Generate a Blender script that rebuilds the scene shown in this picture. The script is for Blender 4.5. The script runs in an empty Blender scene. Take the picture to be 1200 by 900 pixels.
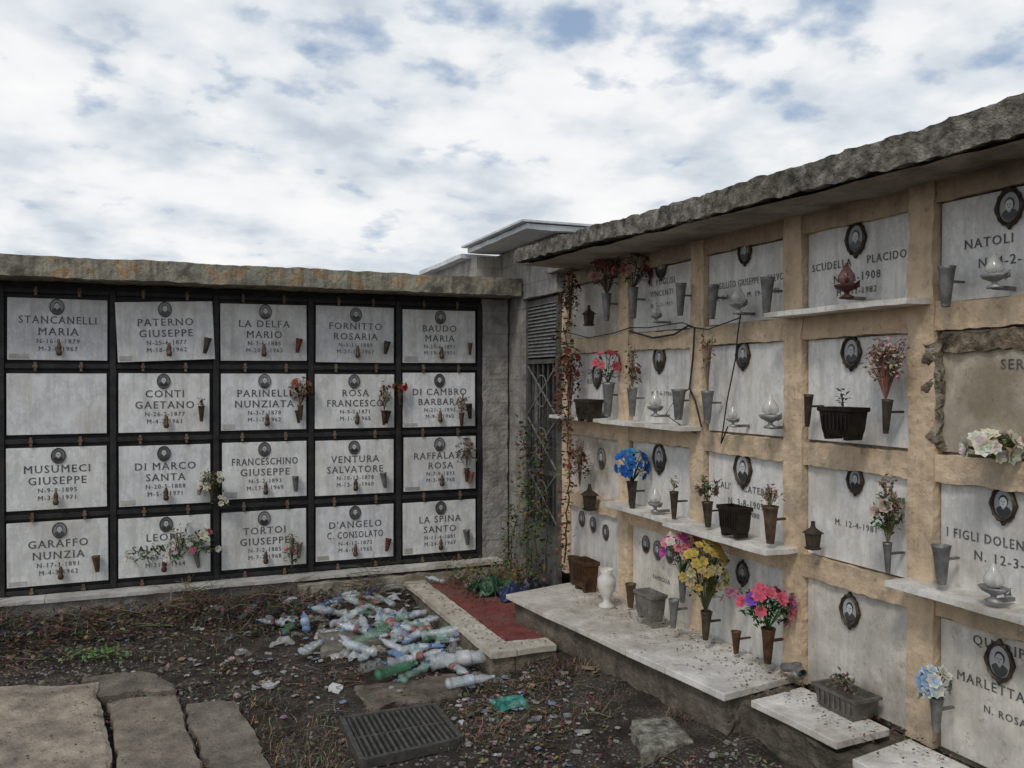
import bpy, math, random
from mathutils import Vector, Matrix, noise
random.seed(7)
rad = math.radians
R = random.random
def U(a, b): return a + (b - a) * random.random()
# ------------------------------------------------------------------ survey frame
CAMH = 1.8; F = 1005.0; TH = rad(22.2); HOR = 445
W = 2.9      # face of the right niche wall (plane X = W)
D = 7.05     # face of the left niche wall  (plane Y = D)
cs, sn = math.cos(TH), math.sin(TH)
def ray(px, py):
    r = (px - 600) / F
    return Vector((cs * r + sn, -sn * r + cs, (HOR - py) / F))
def onR(px, py, off=0.0):
    d = ray(px, py); s = (W - off) / d.x
    return Vector((W - off, s * d.y, CAMH + s * d.z)), s / F
def onL(px, py, off=0.0):
    d = ray(px, py); s = (D - off) / d.y
    return Vector((s * d.x, D - off, CAMH + s * d.z)), s / F
def onG(px, py, z=0.0):
    d = ray(px, py); s = (z - CAMH) / d.z
    return Vector((s * d.x, s * d.y, z))
def sm(a, b, x):
    t = max(0, min(1, (x - a) / (b - a))); return t * t * (3 - 2 * t)
def gz(x, y):
    z = noise.noise(Vector((x * 1.3, y * 1.3, 3))) * .03 + noise.noise(Vector((x * 6, y * 6, 1))) * .016 + noise.noise(Vector((x * 22, y * 22, 5))) * .009
    z += sm(1.7, 2.45, x) * .11 * (1 - sm(5.2, 5.6, y))
    z += sm(6.05, 6.75, y) * (.07 + .1 * max(0, noise.noise(Vector((x * 2.2, 4, 7))) + .15))
    return z if (abs(x) < 12 and abs(y) < 12) else z * .5

# ------------------------------------------------------------------ materials
MATS = {}
def mixn(nt, fac, a, b, mode='MIX'):
    n = nt.nodes.new('ShaderNodeMix'); n.data_type = 'RGBA'; n.blend_type = mode
    for sock, val in ((n.inputs[0], fac), (n.inputs[6], a), (n.inputs[7], b)):
        if isinstance(val, bpy.types.NodeSocket): nt.links.new(val, sock)
        elif isinstance(val, (int, float)): sock.default_value = val
        else: sock.default_value = (*val, 1)
    return n.outputs[2]
def noisen(nt, vec, scale, detail=6, rough=.6):
    n = nt.nodes.new('ShaderNodeTexNoise'); n.inputs['Scale'].default_value = scale
    n.inputs['Detail'].default_value = detail; n.inputs['Roughness'].default_value = rough
    nt.links.new(vec, n.inputs['Vector']); return n.outputs['Fac']
def ramp(nt, fac, stops):
    n = nt.nodes.new('ShaderNodeValToRGB'); nt.links.new(fac, n.inputs[0])
    e = n.color_ramp.elements
    while len(e) < len(stops): e.new(.5)
    for el, (p, c) in zip(e, stops):
        el.position = p; el.color = (*c, 1) if len(c) == 3 else c
    return n.outputs[0]
def g(v): return (v, v, v)
def mapv(nt, vec, sc):
    n = nt.nodes.new('ShaderNodeMapping'); n.inputs['Scale'].default_value = sc
    nt.links.new(vec, n.inputs['Vector']); return n.outputs[0]
def mk(name, stops, scale=5, rough=.85, bump=.4, bscale=40, streak=0, streakcol=(.1, .09, .08), metallic=0,
       stain=0, staincol=(.2, .15, .1), alpha=1, brick=False, spec=.3, gravel=False, vein=0, bdist=.01, det=5, simple=False, spots=0, spotcol=(.12, .1, .08)):
    m = bpy.data.materials.new(name); m.use_nodes = True; nt = m.node_tree
    b = nt.nodes['Principled BSDF']
    tc = nt.nodes.new('ShaderNodeTexCoord').outputs['Object']
    col = ramp(nt, noisen(nt, tc, scale, 2 if simple else det, .62), stops)
    if vein:
        v = noisen(nt, mapv(nt, tc, (1, 1, .6)), 4.5, 5, .75)
        vf = ramp(nt, v, [(.44, g(0)), (.5, g(vein)), (.56, g(0))])
        col = mixn(nt, vf, col, (.36, .37, .39))
    if brick:
        sx = nt.nodes.new('ShaderNodeSeparateXYZ'); nt.links.new(tc, sx.inputs[0])
        ad = nt.nodes.new('ShaderNodeMath'); nt.links.new(sx.outputs[0], ad.inputs[0]); nt.links.new(sx.outputs[1], ad.inputs[1])
        cb = nt.nodes.new('ShaderNodeCombineXYZ'); nt.links.new(ad.outputs[0], cb.inputs[0]); nt.links.new(sx.outputs[2], cb.inputs[1])
        bt = nt.nodes.new('ShaderNodeTexBrick'); nt.links.new(cb.outputs[0], bt.inputs['Vector'])
        bt.inputs['Scale'].default_value = 1; bt.inputs['Brick Width'].default_value = .4; bt.inputs['Row Height'].default_value = .2
        bt.inputs['Mortar Size'].default_value = .009; bt.inputs['Mortar Smooth'].default_value = .8; bt.inputs['Color1'].default_value = (1, 1, 1, 1); bt.inputs['Color2'].default_value = (.93, .92, .9, 1)
        bt.inputs['Mortar'].default_value = (.74, .73, .71, 1)
        col = mixn(nt, 1, col, bt.outputs['Color'], 'MULTIPLY')
    if stain:
        s = ramp(nt, noisen(nt, tc, 2.3, 6, .7), [(.5, g(0)), (.66, g(stain))])
        col = mixn(nt, s, col, staincol)
    if streak:
        s = ramp(nt, noisen(nt, mapv(nt, tc, (9, 9, .8)), 2.2, 4, .65), [(.47, g(0)), (.72, g(streak))])
        col = mixn(nt, s, col, streakcol)
    if spots:
        s = ramp(nt, noisen(nt, tc, 19, 5, .75), [(.58, g(0)), (.68, g(spots))])
        col = mixn(nt, s, col, spotcol)
    if gravel:
        vo = nt.nodes.new('ShaderNodeTexVoronoi'); vo.inputs['Scale'].default_value = 60; nt.links.new(tc, vo.inputs['Vector'])
        gm = ramp(nt, noisen(nt, tc, 3, 4, .6), [(.42, g(.1)), (.58, g(.9))])
        gc = mixn(nt, vo.outputs['Color'], (.05, .045, .04), (.32, .3, .27))
        gd = ramp(nt, vo.outputs['Distance'], [(.2, g(.8)), (.5, g(0))])
        f = nt.nodes.new('ShaderNodeMath'); f.operation = 'MULTIPLY'; nt.links.new(gm, f.inputs[0]); nt.links.new(gd, f.inputs[1])
        col = mixn(nt, f.outputs[0], col, gc)
    at = nt.nodes.new('ShaderNodeAttribute'); at.attribute_name = 'Col'
    col = mixn(nt, 1, col, at.outputs['Color'], 'MULTIPLY')
    nt.links.new(col, b.inputs['Base Color'])
    b.inputs['Roughness'].default_value = rough; b.inputs['Metallic'].default_value = metallic
    b.inputs['Specular IOR Level'].default_value = spec
    b.inputs['Alpha'].default_value = alpha
    if bump:
        bn = nt.nodes.new('ShaderNodeBump'); bn.inputs['Strength'].default_value = bump; bn.inputs['Distance'].default_value = bdist
        nt.links.new(noisen(nt, tc, bscale, 4, .7), bn.inputs['Height']); nt.links.new(bn.outputs[0], b.inputs['Normal'])
    MATS[name] = m; return m
mk('marble', [(.3, (.64, .65, .655)), (.55, (.79, .795, .79)), (.8, (.85, .85, .83))], 6, .45, .08, 30, streak=.5, streakcol=(.4, .36, .3), vein=.35, stain=.4, staincol=(.52, .47, .39), spots=.35, spotcol=(.42, .38, .32))
mk('marble_dirty', [(.3, (.47, .45, .41)), (.6, (.71, .68, .63)), (.8, (.8, .78, .73))], 5, .6, .3, 30, streak=.3, streakcol=(.3, .26, .2), stain=.75, staincol=(.3, .26, .2), vein=.3, spots=.6, spotcol=(.22, .19, .15))
mk('beige_paint', [(.25, (.5, .375, .25)), (.5, (.66, .505, .345)), (.8, (.73, .585, .42))], 11, .92, .7, 45, streak=.35, streakcol=(.27, .215, .155), stain=.8, staincol=(.38, .32, .24), spots=.7, spotcol=(.25, .2, .15))
mk('concrete', [(.3, (.14, .13, .11)), (.5, (.27, .25, .22)), (.7, (.38, .36, .32))], 7, .95, .9, 35, streak=.5, streakcol=(.1, .09, .075), stain=.5, staincol=(.13, .115, .09), bdist=.02)
mk('slab_concrete', [(.35, (.055, .05, .04)), (.5, (.19, .175, .145)), (.66, (.36, .335, .285))], 16, .95, 1, 45, stain=.6, staincol=(.15, .13, .085), bdist=.03, det=7)
mk('soffit', [(.3, (.2, .17, .14)), (.55, (.36, .32, .27)), (.75, (.45, .41, .35))], 3, .95, .6, 25, stain=.8, staincol=(.13, .1, .08), spots=.6)
mk('old_plaster', [(.34, (.09, .08, .065)), (.46, (.23, .21, .16)), (.56, (.33, .31, .24)), (.62, (.36, .2, .07)), (.7, (.38, .36, .31))], 6, .9, .7, 30, streak=.75, streakcol=(.09, .07, .055), stain=.6, staincol=(.19, .2, .17), bdist=.02, det=7, spots=.8, spotcol=(.09, .07, .05))
mk('block_wall', [(.3, (.2, .19, .175)), (.5, (.36, .345, .32)), (.8, (.5, .48, .45))], 8, .95, .9, 40, streak=.5, streakcol=(.15, .14, .12), brick=True, bdist=.02, stain=.5, staincol=(.2, .185, .16))
mk('white_roof', [(.3, (.55, .58, .61)), (.6, (.76, .79, .82))], 3, .6, .2, 20, streak=.4, streakcol=(.3, .3, .3))
mk('dirt', [(.3, (.022, .018, .014)), (.48, (.056, .044, .034)), (.64, (.105, .085, .068)), (.8, (.18, .155, .13))], 6, .9, 1, 60, gravel=True, bdist=.03, spec=.2, det=8)
mk('paving', [(.3, (.2, .17, .14)), (.45, (.37, .32, .26)), (.6, (.52, .45, .36)), (.75, (.6, .53, .44))], 6, .95, 1, 60, stain=.85, staincol=(.19, .165, .14), bdist=.02, det=8, spots=.6)
mk('red_tile', [(.3, (.12, .035, .03)), (.6, (.22, .06, .05))], 6, .7, .3, 40, stain=.85, staincol=(.18, .12, .095), spots=.5)
mk('black_iron', [(.3, (.012, .012, .013)), (.7, (.035, .033, .033))], 10, .6, .3, 60, simple=True)
mk('rust_clip', [(.3, (.12, .07, .04)), (.7, (.22, .17, .12))], 30, .6, .2, 60, metallic=.3, simple=True)
mk('metal', [(.3, (.13, .13, .125)), (.7, (.3, .3, .29))], 20, .5, .3, 60, metallic=.6, spots=.6, spotcol=(.12, .1, .08))
mk('bronze', [(.3, (.035, .028, .022)), (.7, (.12, .095, .07))], 20, .5, .3, 60, metallic=.6)
mk('matte', [(.3, g(.7)), (.7, g(1))], 40, .8, 0, spec=.2, simple=True)
mk('photo', [(.3, g(.9)), (.7, g(1))], 20, .3, 0, simple=True)
mk('letters', [(.3, (.04, .04, .045)), (.7, (.15, .15, .15))], 30, .7, 0, simple=True)
mk('plastic', [(.3, g(.85)), (.7, g(1))], 20, .12, .5, 30, alpha=.33, spec=1, simple=True)
mk('film', [(.3, g(.8)), (.7, g(1))], 20, .3, .5, 40, alpha=.7, spec=.6, simple=True)
mk('wet', [(.3, g(.75)), (.7, g(1))], 20, .35, .4, 40, spec=.5, simple=True)
mk('lamp_glass', [(.3, g(.8)), (.7, g(1))], 20, .15, 0, alpha=.6, spec=.8, simple=True)

# ------------------------------------------------------------------ mesh builder
class MB:
    def __init__(s): s.v = []; s.f = []; s.mi = []; s.c = []; s.s = []; s.mats = []
    def add(s, vs, fs, mat='matte', col=(1, 1, 1), M=None, smooth=False):
        if mat not in s.mats: s.mats.append(mat)
        k = s.mats.index(mat); o = len(s.v)
        for p in vs: s.v.append(tuple(M @ Vector(p)) if M is not None else tuple(p))
        for f in fs:
            s.f.append([i + o for i in f]); s.mi.append(k); s.c.append(col); s.s.append(smooth)
    def box(s, x0, x1, y0, y1, z0, z1, mat='matte', col=(1, 1, 1), M=None):
        v = [(x, y, z) for x in (x0, x1) for y in (y0, y1) for z in (z0, z1)]
        s.add(v, [(0, 1, 3, 2), (4, 6, 7, 5), (0, 4, 5, 1), (2, 3, 7, 6), (0, 2, 6, 4), (1, 5, 7, 3)], mat, col, M)
    def prism(s, pts, z0, z1, mat, col=(1, 1, 1), M=None):
        n = len(pts); a = sum(pts[i][0] * pts[(i + 1) % n][1] - pts[(i + 1) % n][0] * pts[i][1] for i in range(n))
        if a < 0: pts = pts[::-1]
        v = [(p[0], p[1], z0) for p in pts] + [(p[0], p[1], z1) for p in pts]
        f = [list(range(n))[::-1], list(range(n, 2 * n))] + [(i, (i + 1) % n, n + (i + 1) % n, n + i) for i in range(n)]
        s.add(v, f, mat, col, M)
    def rough(s, x0, x1, y0, y1, z0, z1, mat, step=.06, amp=.008, freq=8, fn=None, col=(1, 1, 1), amp2=0):
        def P(x, y, z):
            p = Vector((x, y, z)); d = noise.noise_vector(p * freq) * amp + noise.noise_vector(p * freq * 3.3) * amp * .5
            if amp2: d += noise.noise_vector(p * 2.1) * amp2
            q = p + d
            return tuple(fn(q)) if fn else tuple(q)
        def G(o, a, b):
            la, lb = Vector(a).length, Vector(b).length
            na, nb = max(1, int(la / step)), max(1, int(lb / step)); o = Vector(o); a = Vector(a); b = Vector(b)
            vs = [P(*(o + a * (i / na) + b * (j / nb))) for i in range(na + 1) for j in range(nb + 1)]
            fs = [(i * (nb + 1) + j, (i + 1) * (nb + 1) + j, (i + 1) * (nb + 1) + j + 1, i * (nb + 1) + j + 1) for i in range(na) for j in range(nb)]
            s.add(vs, fs, mat, col)
        dx, dy, dz = x1 - x0, y1 - y0, z1 - z0
        G((x0, y0, z0), (dx, 0, 0), (0, 0, dz)); G((x1, y1, z0), (-dx, 0, 0), (0, 0, dz))
        G((x1, y0, z0), (0, dy, 0), (0, 0, dz)); G((x0, y1, z0), (0, -dy, 0), (0, 0, dz))
        G((x0, y0, z1), (dx, 0, 0), (0, dy, 0)); G((x0, y1, z0), (dx, 0, 0), (0, -dy, 0))
    def lathe(s, prof, seg=14, mat='metal', col=(1, 1, 1), M=None, smooth=True, flute=0, sx=1, sy=1):
        vs = []; fs = []
        for (r, z) in prof:
            for i in range(seg):
                a = 2 * math.pi * i / seg; rr = r * (1 - flute * (i % 2))
                vs.append((rr * math.cos(a) * sx, rr * math.sin(a) * sy, z))
        for k in range(len(prof) - 1):
            for i in range(seg):
                j = (i + 1) % seg; fs.append((k * seg + i, k * seg + j, (k + 1) * seg + j, (k + 1) * seg + i))
        fs.append(list(range(seg))[::-1])
        s.add(vs, fs, mat, col, M, smooth)
    def loft(s, prof, mat, col=(1, 1, 1), M=None):
        vs = []; fs = []
        for hx, hy, z in prof: vs += [(-hx, -hy, z), (hx, -hy, z), (hx, hy, z), (-hx, hy, z)]
        for k in range(len(prof) - 1):
            for i in range(4):
                j = (i + 1) % 4; fs.append((k * 4 + i, k * 4 + j, k * 4 + 4 + j, k * 4 + 4 + i))
        fs.append((3, 2, 1, 0)); n = len(prof) * 4; fs.append((n - 4, n - 3, n - 2, n - 1))
        s.add(vs, fs, mat, col, M)
    def tube(s, pts, r, mat='matte', col=(1, 1, 1), seg=4, r2=None, M=None):
        pts = [Vector(p) for p in pts]; n = len(pts); vs = []; fs = []
        r2 = r if r2 is None else r2
        for k, p in enumerate(pts):
            t = (pts[min(k + 1, n - 1)] - pts[max(k - 1, 0)])
            if t.length < 1e-6: t = Vector((0, 0, 1))
            t.normalize(); a = t.orthogonal().normalized(); b = t.cross(a)
            rr = r + (r2 - r) * k / max(1, n - 1)
            for i in range(seg):
                an = 2 * math.pi * i / seg; vs.append(p + a * math.cos(an) * rr + b * math.sin(an) * rr)
        for k in range(n - 1):
            for i in range(seg):
                j = (i + 1) % seg; fs.append((k * seg + i, k * seg + j, (k + 1) * seg + j, (k + 1) * seg + i))
        s.add(vs, fs, mat, col, M, seg > 4)
    def ell(s, a, b, n_off, mat, col, M, cx=0, cy=0, a0=0, a1=360, n=20):
        vs = [(cx + a * math.cos(rad(a0 + (a1 - a0) * i / n)), cy + b * math.sin(rad(a0 + (a1 - a0) * i / n)), n_off) for i in range(n + (0 if a1 - a0 == 360 else 1))]
        s.add(vs, [list(range(len(vs)))], mat, col, M)
    def leaf(s, p, L, w, col, mat='matte', d=None):
        d = d or Vector((U(-1, 1), U(-1, 1), U(-.5, .8))); d = d.normalized()
        sd = d.cross(Vector((U(-.4, .4), U(-.4, .4), 1)))
        if sd.length < .01: sd = Vector((1, 0, 0))
        sd.normalize(); up = sd.cross(d); p = Vector(p)
        m = p + d * L * .5 + up * L * .12
        s.add([p, m + sd * w / 2 - up * w * .1, p + d * L - up * L * .1, m - sd * w / 2 - up * w * .1, m], [(0, 1, 4), (1, 2, 4), (2, 3, 4), (3, 0, 4)], mat, col)
    def bloom(s, p, d, r, col, n=7):
        d = Vector(d).normalized(); a = d.orthogonal().normalized(); b = d.cross(a); p = Vector(p)
        for ring, (rr, h, k) in enumerate(((r, .25, 1), (r * .68, .5, .85), (r * .35, .6, .7))):
            for i in range(n - ring):
                an = 2 * math.pi * (i + .5 * ring + U(-.15, .15)) / (n - ring)
                o = a * math.cos(an) + b * math.sin(an); t = -a * math.sin(an) + b * math.cos(an)
                w = rr * .5; c = tuple(x * k * U(.8, 1.1) for x in col)
                s.add([p, p + o * rr * .55 + t * w + d * rr * h * .5, p + o * rr + d * rr * h * U(.6, 1.3), p + o * rr * .55 - t * w + d * rr * h * .5], [(0, 1, 2, 3)], 'matte', c)
    def build(s, name, parent=None, bevel=0):
        me = bpy.data.meshes.new(name); me.from_pydata(s.v, [], s.f)
        for m in s.mats: me.materials.append(MATS[m])
        me.polygons.foreach_set('material_index', s.mi); me.polygons.foreach_set('use_smooth', s.s)
        ca = me.color_attributes.new('Col', 'FLOAT_COLOR', 'CORNER'); arr = []
        for f, c in zip(s.f, s.c): arr += [c[0], c[1], c[2], 1.0] * len(f)
        ca.data.foreach_set('color', arr); me.update()
        ob = bpy.data.objects.new(name, me); bpy.context.scene.collection.objects.link(ob)
        if parent: ob.parent = parent
        if bevel:
            bv = ob.modifiers.new('bevel', 'BEVEL'); bv.width = bevel; bv.segments = 2; bv.limit_method = 'ANGLE'
        return ob
def empty(name):
    e = bpy.data.objects.new(name, None); bpy.context.scene.collection.objects.link(e); return e

# text: engraved capitals with small serifs added at the ends of vertical stems
_cu = bpy.data.curves.new('t', 'FONT'); _to = bpy.data.objects.new('t', _cu)
bpy.context.scene.collection.objects.link(_to)
_cu.align_x = 'CENTER'; _cu.resolution_u = 2; _cu.space_character = 1.2
def text(mb, body, M, size, maxw=.6, y=0):
    _cu.body = body; _cu.size = 1; _cu.offset = 0
    bpy.context.view_layer.update()
    ev = _to.evaluated_get(bpy.context.evaluated_depsgraph_get()); me = ev.to_mesh()
    if not me.vertices: ev.to_mesh_clear(); return
    xs = [v.co.x for v in me.vertices]; w = (max(xs) - min(xs)) * size; k = min(1, maxw / max(w, .001))
    mb.add([(v.co.x * size * k, v.co.y * size + y, .0015) for v in me.vertices], [tuple(p.vertices) for p in me.polygons], 'letters', (1, 1, 1), M)
    dx = .02 * size
    mb.add([(v.co.x * size * k + dx, v.co.y * size + y, .0013) for v in me.vertices], [tuple(p.vertices) for p in me.polygons], 'letters', (1, 1, 1), M)
    cnt = {}
    for p in me.polygons:
        for ek in p.edge_keys: cnt[ek] = cnt.get(ek, 0) + 1
    ys = [v.co.y for v in me.vertices]; capn = {}
    for v in ys: capn[round(v, 3)] = capn.get(round(v, 3), 0) + 1
    cap = max((q for q in capn if q > .4), key=lambda q: capn[q], default=.69)
    for (a, b), c in cnt.items():
        if c != 1: continue
        A, B = me.vertices[a].co, me.vertices[b].co
        if abs(A.y - B.y) > .004: continue
        L = abs(A.x - B.x)
        if not (.03 < L < .15): continue
        for yy, s_ in ((0, 1), (cap, -1)):
            if abs(A.y - yy) < .006:
                xm = (A.x + B.x) / 2; hw = L / 2 + .045; t = .035 * s_
                q = [((xm - hw) * size * k, yy * size + y, .0018), ((xm + hw) * size * k, yy * size + y, .0018), ((xm + hw) * size * k, (yy + t) * size + y, .0018), ((xm - hw) * size * k, (yy + t) * size + y, .0018)]
                mb.add(q, [(0, 1, 2, 3) if s_ > 0 else (3, 2, 1, 0)], 'letters', (1, 1, 1), M)
    ev.to_mesh_clear()

def ML(x, z, off=0): return Matrix(((1, 0, 0, x), (0, 0, -1, D - off), (0, 1, 0, z), (0, 0, 0, 1)))
def MR(y, z, off=0): return Matrix(((0, 0, -1, W - off), (-1, 0, 0, y), (0, 1, 0, z), (0, 0, 0, 1)))

def portrait(mb, M, a, b, framecol=(1, 1, 1), thin=False):
    n = 28; vs = []; fs = []
    prof = [(1.0, 0), (1.0, .012), (.92, .018), (.84, .012), (.8, .004)] if not thin else [(1.0, 0), (1.0, .007), (.95, .009), (.9, .005)]
    for (k, h) in prof:
        for i in range(n):
            an = 2 * math.pi * i / n; q = k * (1.06 if (not thin and i % 2 and k > .95) else 1) * (1.14 if (not thin and k > .95 and i % 7 == 0) else 1)
            vs.append((a * q * math.cos(an), b * q * math.sin(an), h))
    for k in range(len(prof) - 1):
        for i in range(n):
            j = (i + 1) % n; fs.append((k * n + i, k * n + j, (k + 1) * n + j, (k + 1) * n + i))
    mb.add(vs, fs, 'bronze', framecol, M)
    q = .91 if thin else .81
    a *= q; b *= q; v = U(.1, .3) if thin else U(.25, .5)
    mb.ell(a, b, .0035, 'photo', g(v), M)
    mb.ell(a * .82, b * .86, .005, 'photo', g(U(.02, .09)), M, cy=-b * .1, a0=200, a1=340)
    mb.ell(a * .74, b * .3, .0055, 'photo', g(U(.02, .09)), M, cy=-b * .42)
    mb.ell(a * .46, b * .42, .006, 'photo', g(U(.02, .07)), M, cy=b * .24)
    mb.ell(a * .17, b * .16, .0065, 'photo', g(.35), M, cy=-b * .2)
    mb.ell(a * .38, b * .37, .007, 'photo', g(U(.45, .62)), M, cy=b * .14)
    for sx in (-.15, .15): mb.ell(a * .09, b * .035, .008, 'photo', g(.08), M, cy=b * .2, cx=a * sx, n=8)
    mb.ell(a * .04, b * .08, .008, 'photo', g(.3), M, cy=b * .1, n=8)
    mb.ell(a * .13, b * .025, .008, 'photo', g(.12), M, cy=-b * .03, n=8)

# ------------------------------------------------------------------ wall mounted things
def TR(p, side): # local x along wall, y into wall, z up
    p = Vector(p)
    if side == 'R': return Matrix(((0, 1, 0, p.x), (-1, 0, 0, p.y), (0, 0, 1, p.z), (0, 0, 0, 1)))
    return Matrix.Translation(p)
VP = [(.3, 0), (.34, .03), (.3, .06), (.36, .1), (.5, .62), (.62, .93), (.7, 1.0), (.6, 1.0), (.4, .5)]
def vase_geo(mb, M, h, w=.28, mat='metal', col=(1, 1, 1), bracket=True):
    mb.lathe([(r * w * h * 1.05, z * h) for r, z in VP], 20, mat, col, M, True, .1)
    if bracket: mb.box(-.008, .008, 0, .09, h * .6, h * .66, mat, col, M)
def stuff(mb, top, spread, height, blooms, leafcol=(.05, .09, .03), nleaf=30, r=.028, droop=0, stems=True):
    for (n, col) in blooms:
        for i in range(n):
            d = Vector((U(-1, 1), U(-1, .6), U(-.3, 1))).normalized()
            e = top + Vector((d.x * spread, d.y * spread * .7, height * .55 + d.z * height * .5))
            if stems: mb.tube([top, top.lerp(e, .5) + Vector((0, 0, height * .15)), e], .0022, 'matte', leafcol, 3)
            mb.bloom(e, d + Vector((0, -.5, .2)), r * U(.75, 1.2), col)
    for i in range(nleaf):
        d = Vector((U(-1, 1), U(-1, 1), U(-.4, 1)))
        p = top + Vector((d.x * spread * .8, d.y * spread * .5, height * .4 + d.z * height * .45))
        mb.leaf(p, U(.03, .06), U(.012, .025), tuple(c * U(.6, 1.4) for c in leafcol))
def dry(mb, top, spread, h, n=40, col=(.2, .13, .08), heads=True, hc=None):
    for i in range(n):
        a = U(-1, 1); e = top + Vector((a * .3 * spread, a * spread, h * U(.5, 1)))
        e += Vector((U(-1, 1), U(-1, 1), 0)) * spread * .25
        c = tuple(x * U(.6, 1.5) for x in col)
        mb.tube([top, top.lerp(e, .5) + Vector((0, 0, h * .08)), e], .0016, 'matte', c, 3)
        if heads:
            for k in range(5): mb.leaf(e + Vector((U(-.015, .015), U(-.015, .015), U(-.04, .02))), U(.015, .035), .014, tuple(x * U(.7, 1.5) for x in (hc or col)))
def lamp_geo(mb, M, h, col=(1, 1, 1), glass=(.75, .74, .7)):
    mb.lathe([(.16 * h, 0), (.18 * h, .04 * h), (.06 * h, .12 * h), (.06 * h, .18 * h), (.24 * h, .28 * h), (.3 * h, .38 * h), (.28 * h, .4 * h), (.12 * h, .37 * h)], 14, 'metal', (col[0] * 1.5, col[1] * 1.5, col[2] * 1.5), M, True, sx=1.35)
    mb.lathe([(.12 * h, .38 * h), (.25 * h, .5 * h), (.23 * h, .64 * h), (.11 * h, .84 * h), (.005, 1.0 * h)], 12, 'lamp_glass', glass, M)
    mb.lathe([(.04 * h, .38 * h), (.06 * h, .5 * h), (.005, .7 * h)], 8, 'wet', tuple(q * .6 for q in glass), M)
    mb.tube([(.34 * h, 0, .36 * h), (.46 * h, 0, .44 * h), (.46 * h, 0, .3 * h), (.32 * h, 0, .25 * h)], .006, 'metal', col, 6, M=M)
def lantern_geo(mb, M, h, col=(.15, .14, .13)):
    mb.loft([(.2 * h, .2 * h, 0), (.24 * h, .24 * h, .08 * h), (.18 * h, .18 * h, .1 * h), (.22 * h, .22 * h, .6 * h), (.3 * h, .3 * h, .64 * h), (.08 * h, .08 * h, .85 * h), (.05 * h, .05 * h, 1.0 * h)], 'bronze', (1, 1, 1), M)
    mb.lathe([(.04 * h, .95 * h), (.08 * h, 1.0 * h), (.01, 1.1 * h)], 8, 'bronze', (1, 1, 1), M)
def planter_geo(mb, M, h, w, mat='bronze', col=(1, 1, 1)):
    d = w * .26
    mb.loft([(w * .38, d * .8, .12 * h), (w * .42, d * .9, .3 * h), (w * .47, d, .85 * h), (w * .52, d * 1.12, .88 * h), (w * .52, d * 1.12, h), (w * .47, d, h), (w * .44, d * .9, .8 * h)], mat, col, M)
    for sx in (-1, 1):
        mb.loft([(.012, d * .8, 0), (.018, d * .8, .13 * h)], mat, col, M @ Matrix.Translation((sx * w * .3, 0, 0)))
    for k in range(7):
        x = (k - 3) * w * .12; mb.box(x - .004, x + .004, -d * 1.05, -d * .9, .32 * h, .82 * h, mat, col, M)

# ================================================================== GROUND
def ground():
    def ax(lo, hi, st, far):
        a = []; x = lo
        while x <= hi: a.append(x); x += st
        l = [lo - q for q in (far, 120, 50, 20, 10, 5, 2.5, 1.2, .6, .3, .12)]; r = [hi + q for q in (.12, .3, .6, 1.2, 2.5, 5, 10, 20, 50, 120, far)]
        return l + a + r
    xs = ax(-2.3, 3.0, .025, 600); ys = ax(2.9, 7.1, .025, 600); ny = len(ys)
    mb = MB(); vs = [(x, y, gz(x, y)) for x in xs for y in ys]
    fs = [(i * ny + j, (i + 1) * ny + j, (i + 1) * ny + j + 1, i * ny + j + 1) for i in range(len(xs) - 1) for j in range(ny - 1)]
    mb.add(vs, fs, 'dirt', smooth=True); mb.build('ground')
ground()

# ================================================================== LEFT NICHE WALL
cw = .1026 * D; x0 = -.1503 * D; ch = .5425; zt = 2.44
left = empty('burial_niche_wall')
mb = MB()
xl = x0 - 2 * cw; xr = x0 + 5 * cw
mb.box(xl - .3, xr + .28, D + .01, D + 2.2, -.1, 2.505, 'concrete'); mb.build('carcass', left)
mb = MB(); mb.box(xl - .02, xr + .02, D - .006, D + .004, .255, 2.5, 'black_iron'); mb.build('backing', left)
mb = MB()
for i in range(8):
    x = xl + i * cw; mb.box(x - .021, x + .021, D - .05, D - .008, .255, zt + .02, 'black_iron')
for j in range(5):
    z = zt - j * ch
    for i in range(7): mb.box(xl + i * cw + .022, xl + (i + 1) * cw - .022, D - .042, D - .008, z - .017, z + .017, 'black_iron')
mb.build('iron_frame', left, .003)
mb = MB()
for i in range(7):
    for j in range(5):
        for q in (.28, .72):
            x = xl + (i + q) * cw + U(-.02, .02); z = zt - j * ch
            mb.box(x - .009, x + .009, D - .062, D - .043, z - .034, z + .03, 'rust_clip')
            mb.box(x - .015, x + .015, D - .068, D - .062, z - .008, z + .008, 'rust_clip')
mb.build('plaque_clips', left)
mb = MB(); mb.rough(xl - .4, xr + .27, D - .35, D + .3, 2.51, 2.655, 'old_plaster', .03, .008, 12, amp2=.01)
mb.build('roof_slab', left)
mb = MB(); mb.rough(xl - .4, xr + .27, D + .3, D + 2.3, 2.515, 2.65, 'concrete', .25, .004); mb.build('roof_deck', left)
mb = MB(); mb.rough(xr + .022, xr + .255, D - .06, D + .02, 0, 2.5, 'block_wall', .03, .009, 10); mb.build('end_pier', left)
mb = MB(); mb.rough(xl - .3, 1.0, D - .2, D + .005, -.1, .222, 'concrete', .04, .012, 7, col=g(.9)); mb.rough(.98, xr + .25, D - .27, D + .005, -.1, .2, 'concrete', .04, .014, 7, col=(1.3, 1.24, 1.1)); mb.build('plinth', left)
mb = MB()
x = xl - .3
while x < xr + .1:
    l = U(.7, 1.3); mb.rough(x + .003, min(x + l, xr + .15), D - .225 + U(-.008, .008), D - .055, .226, .252, 'marble_dirty', .06, .004, 10, col=g(U(.75, 1.05))); x += l
mb.build('ledge', left)
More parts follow.
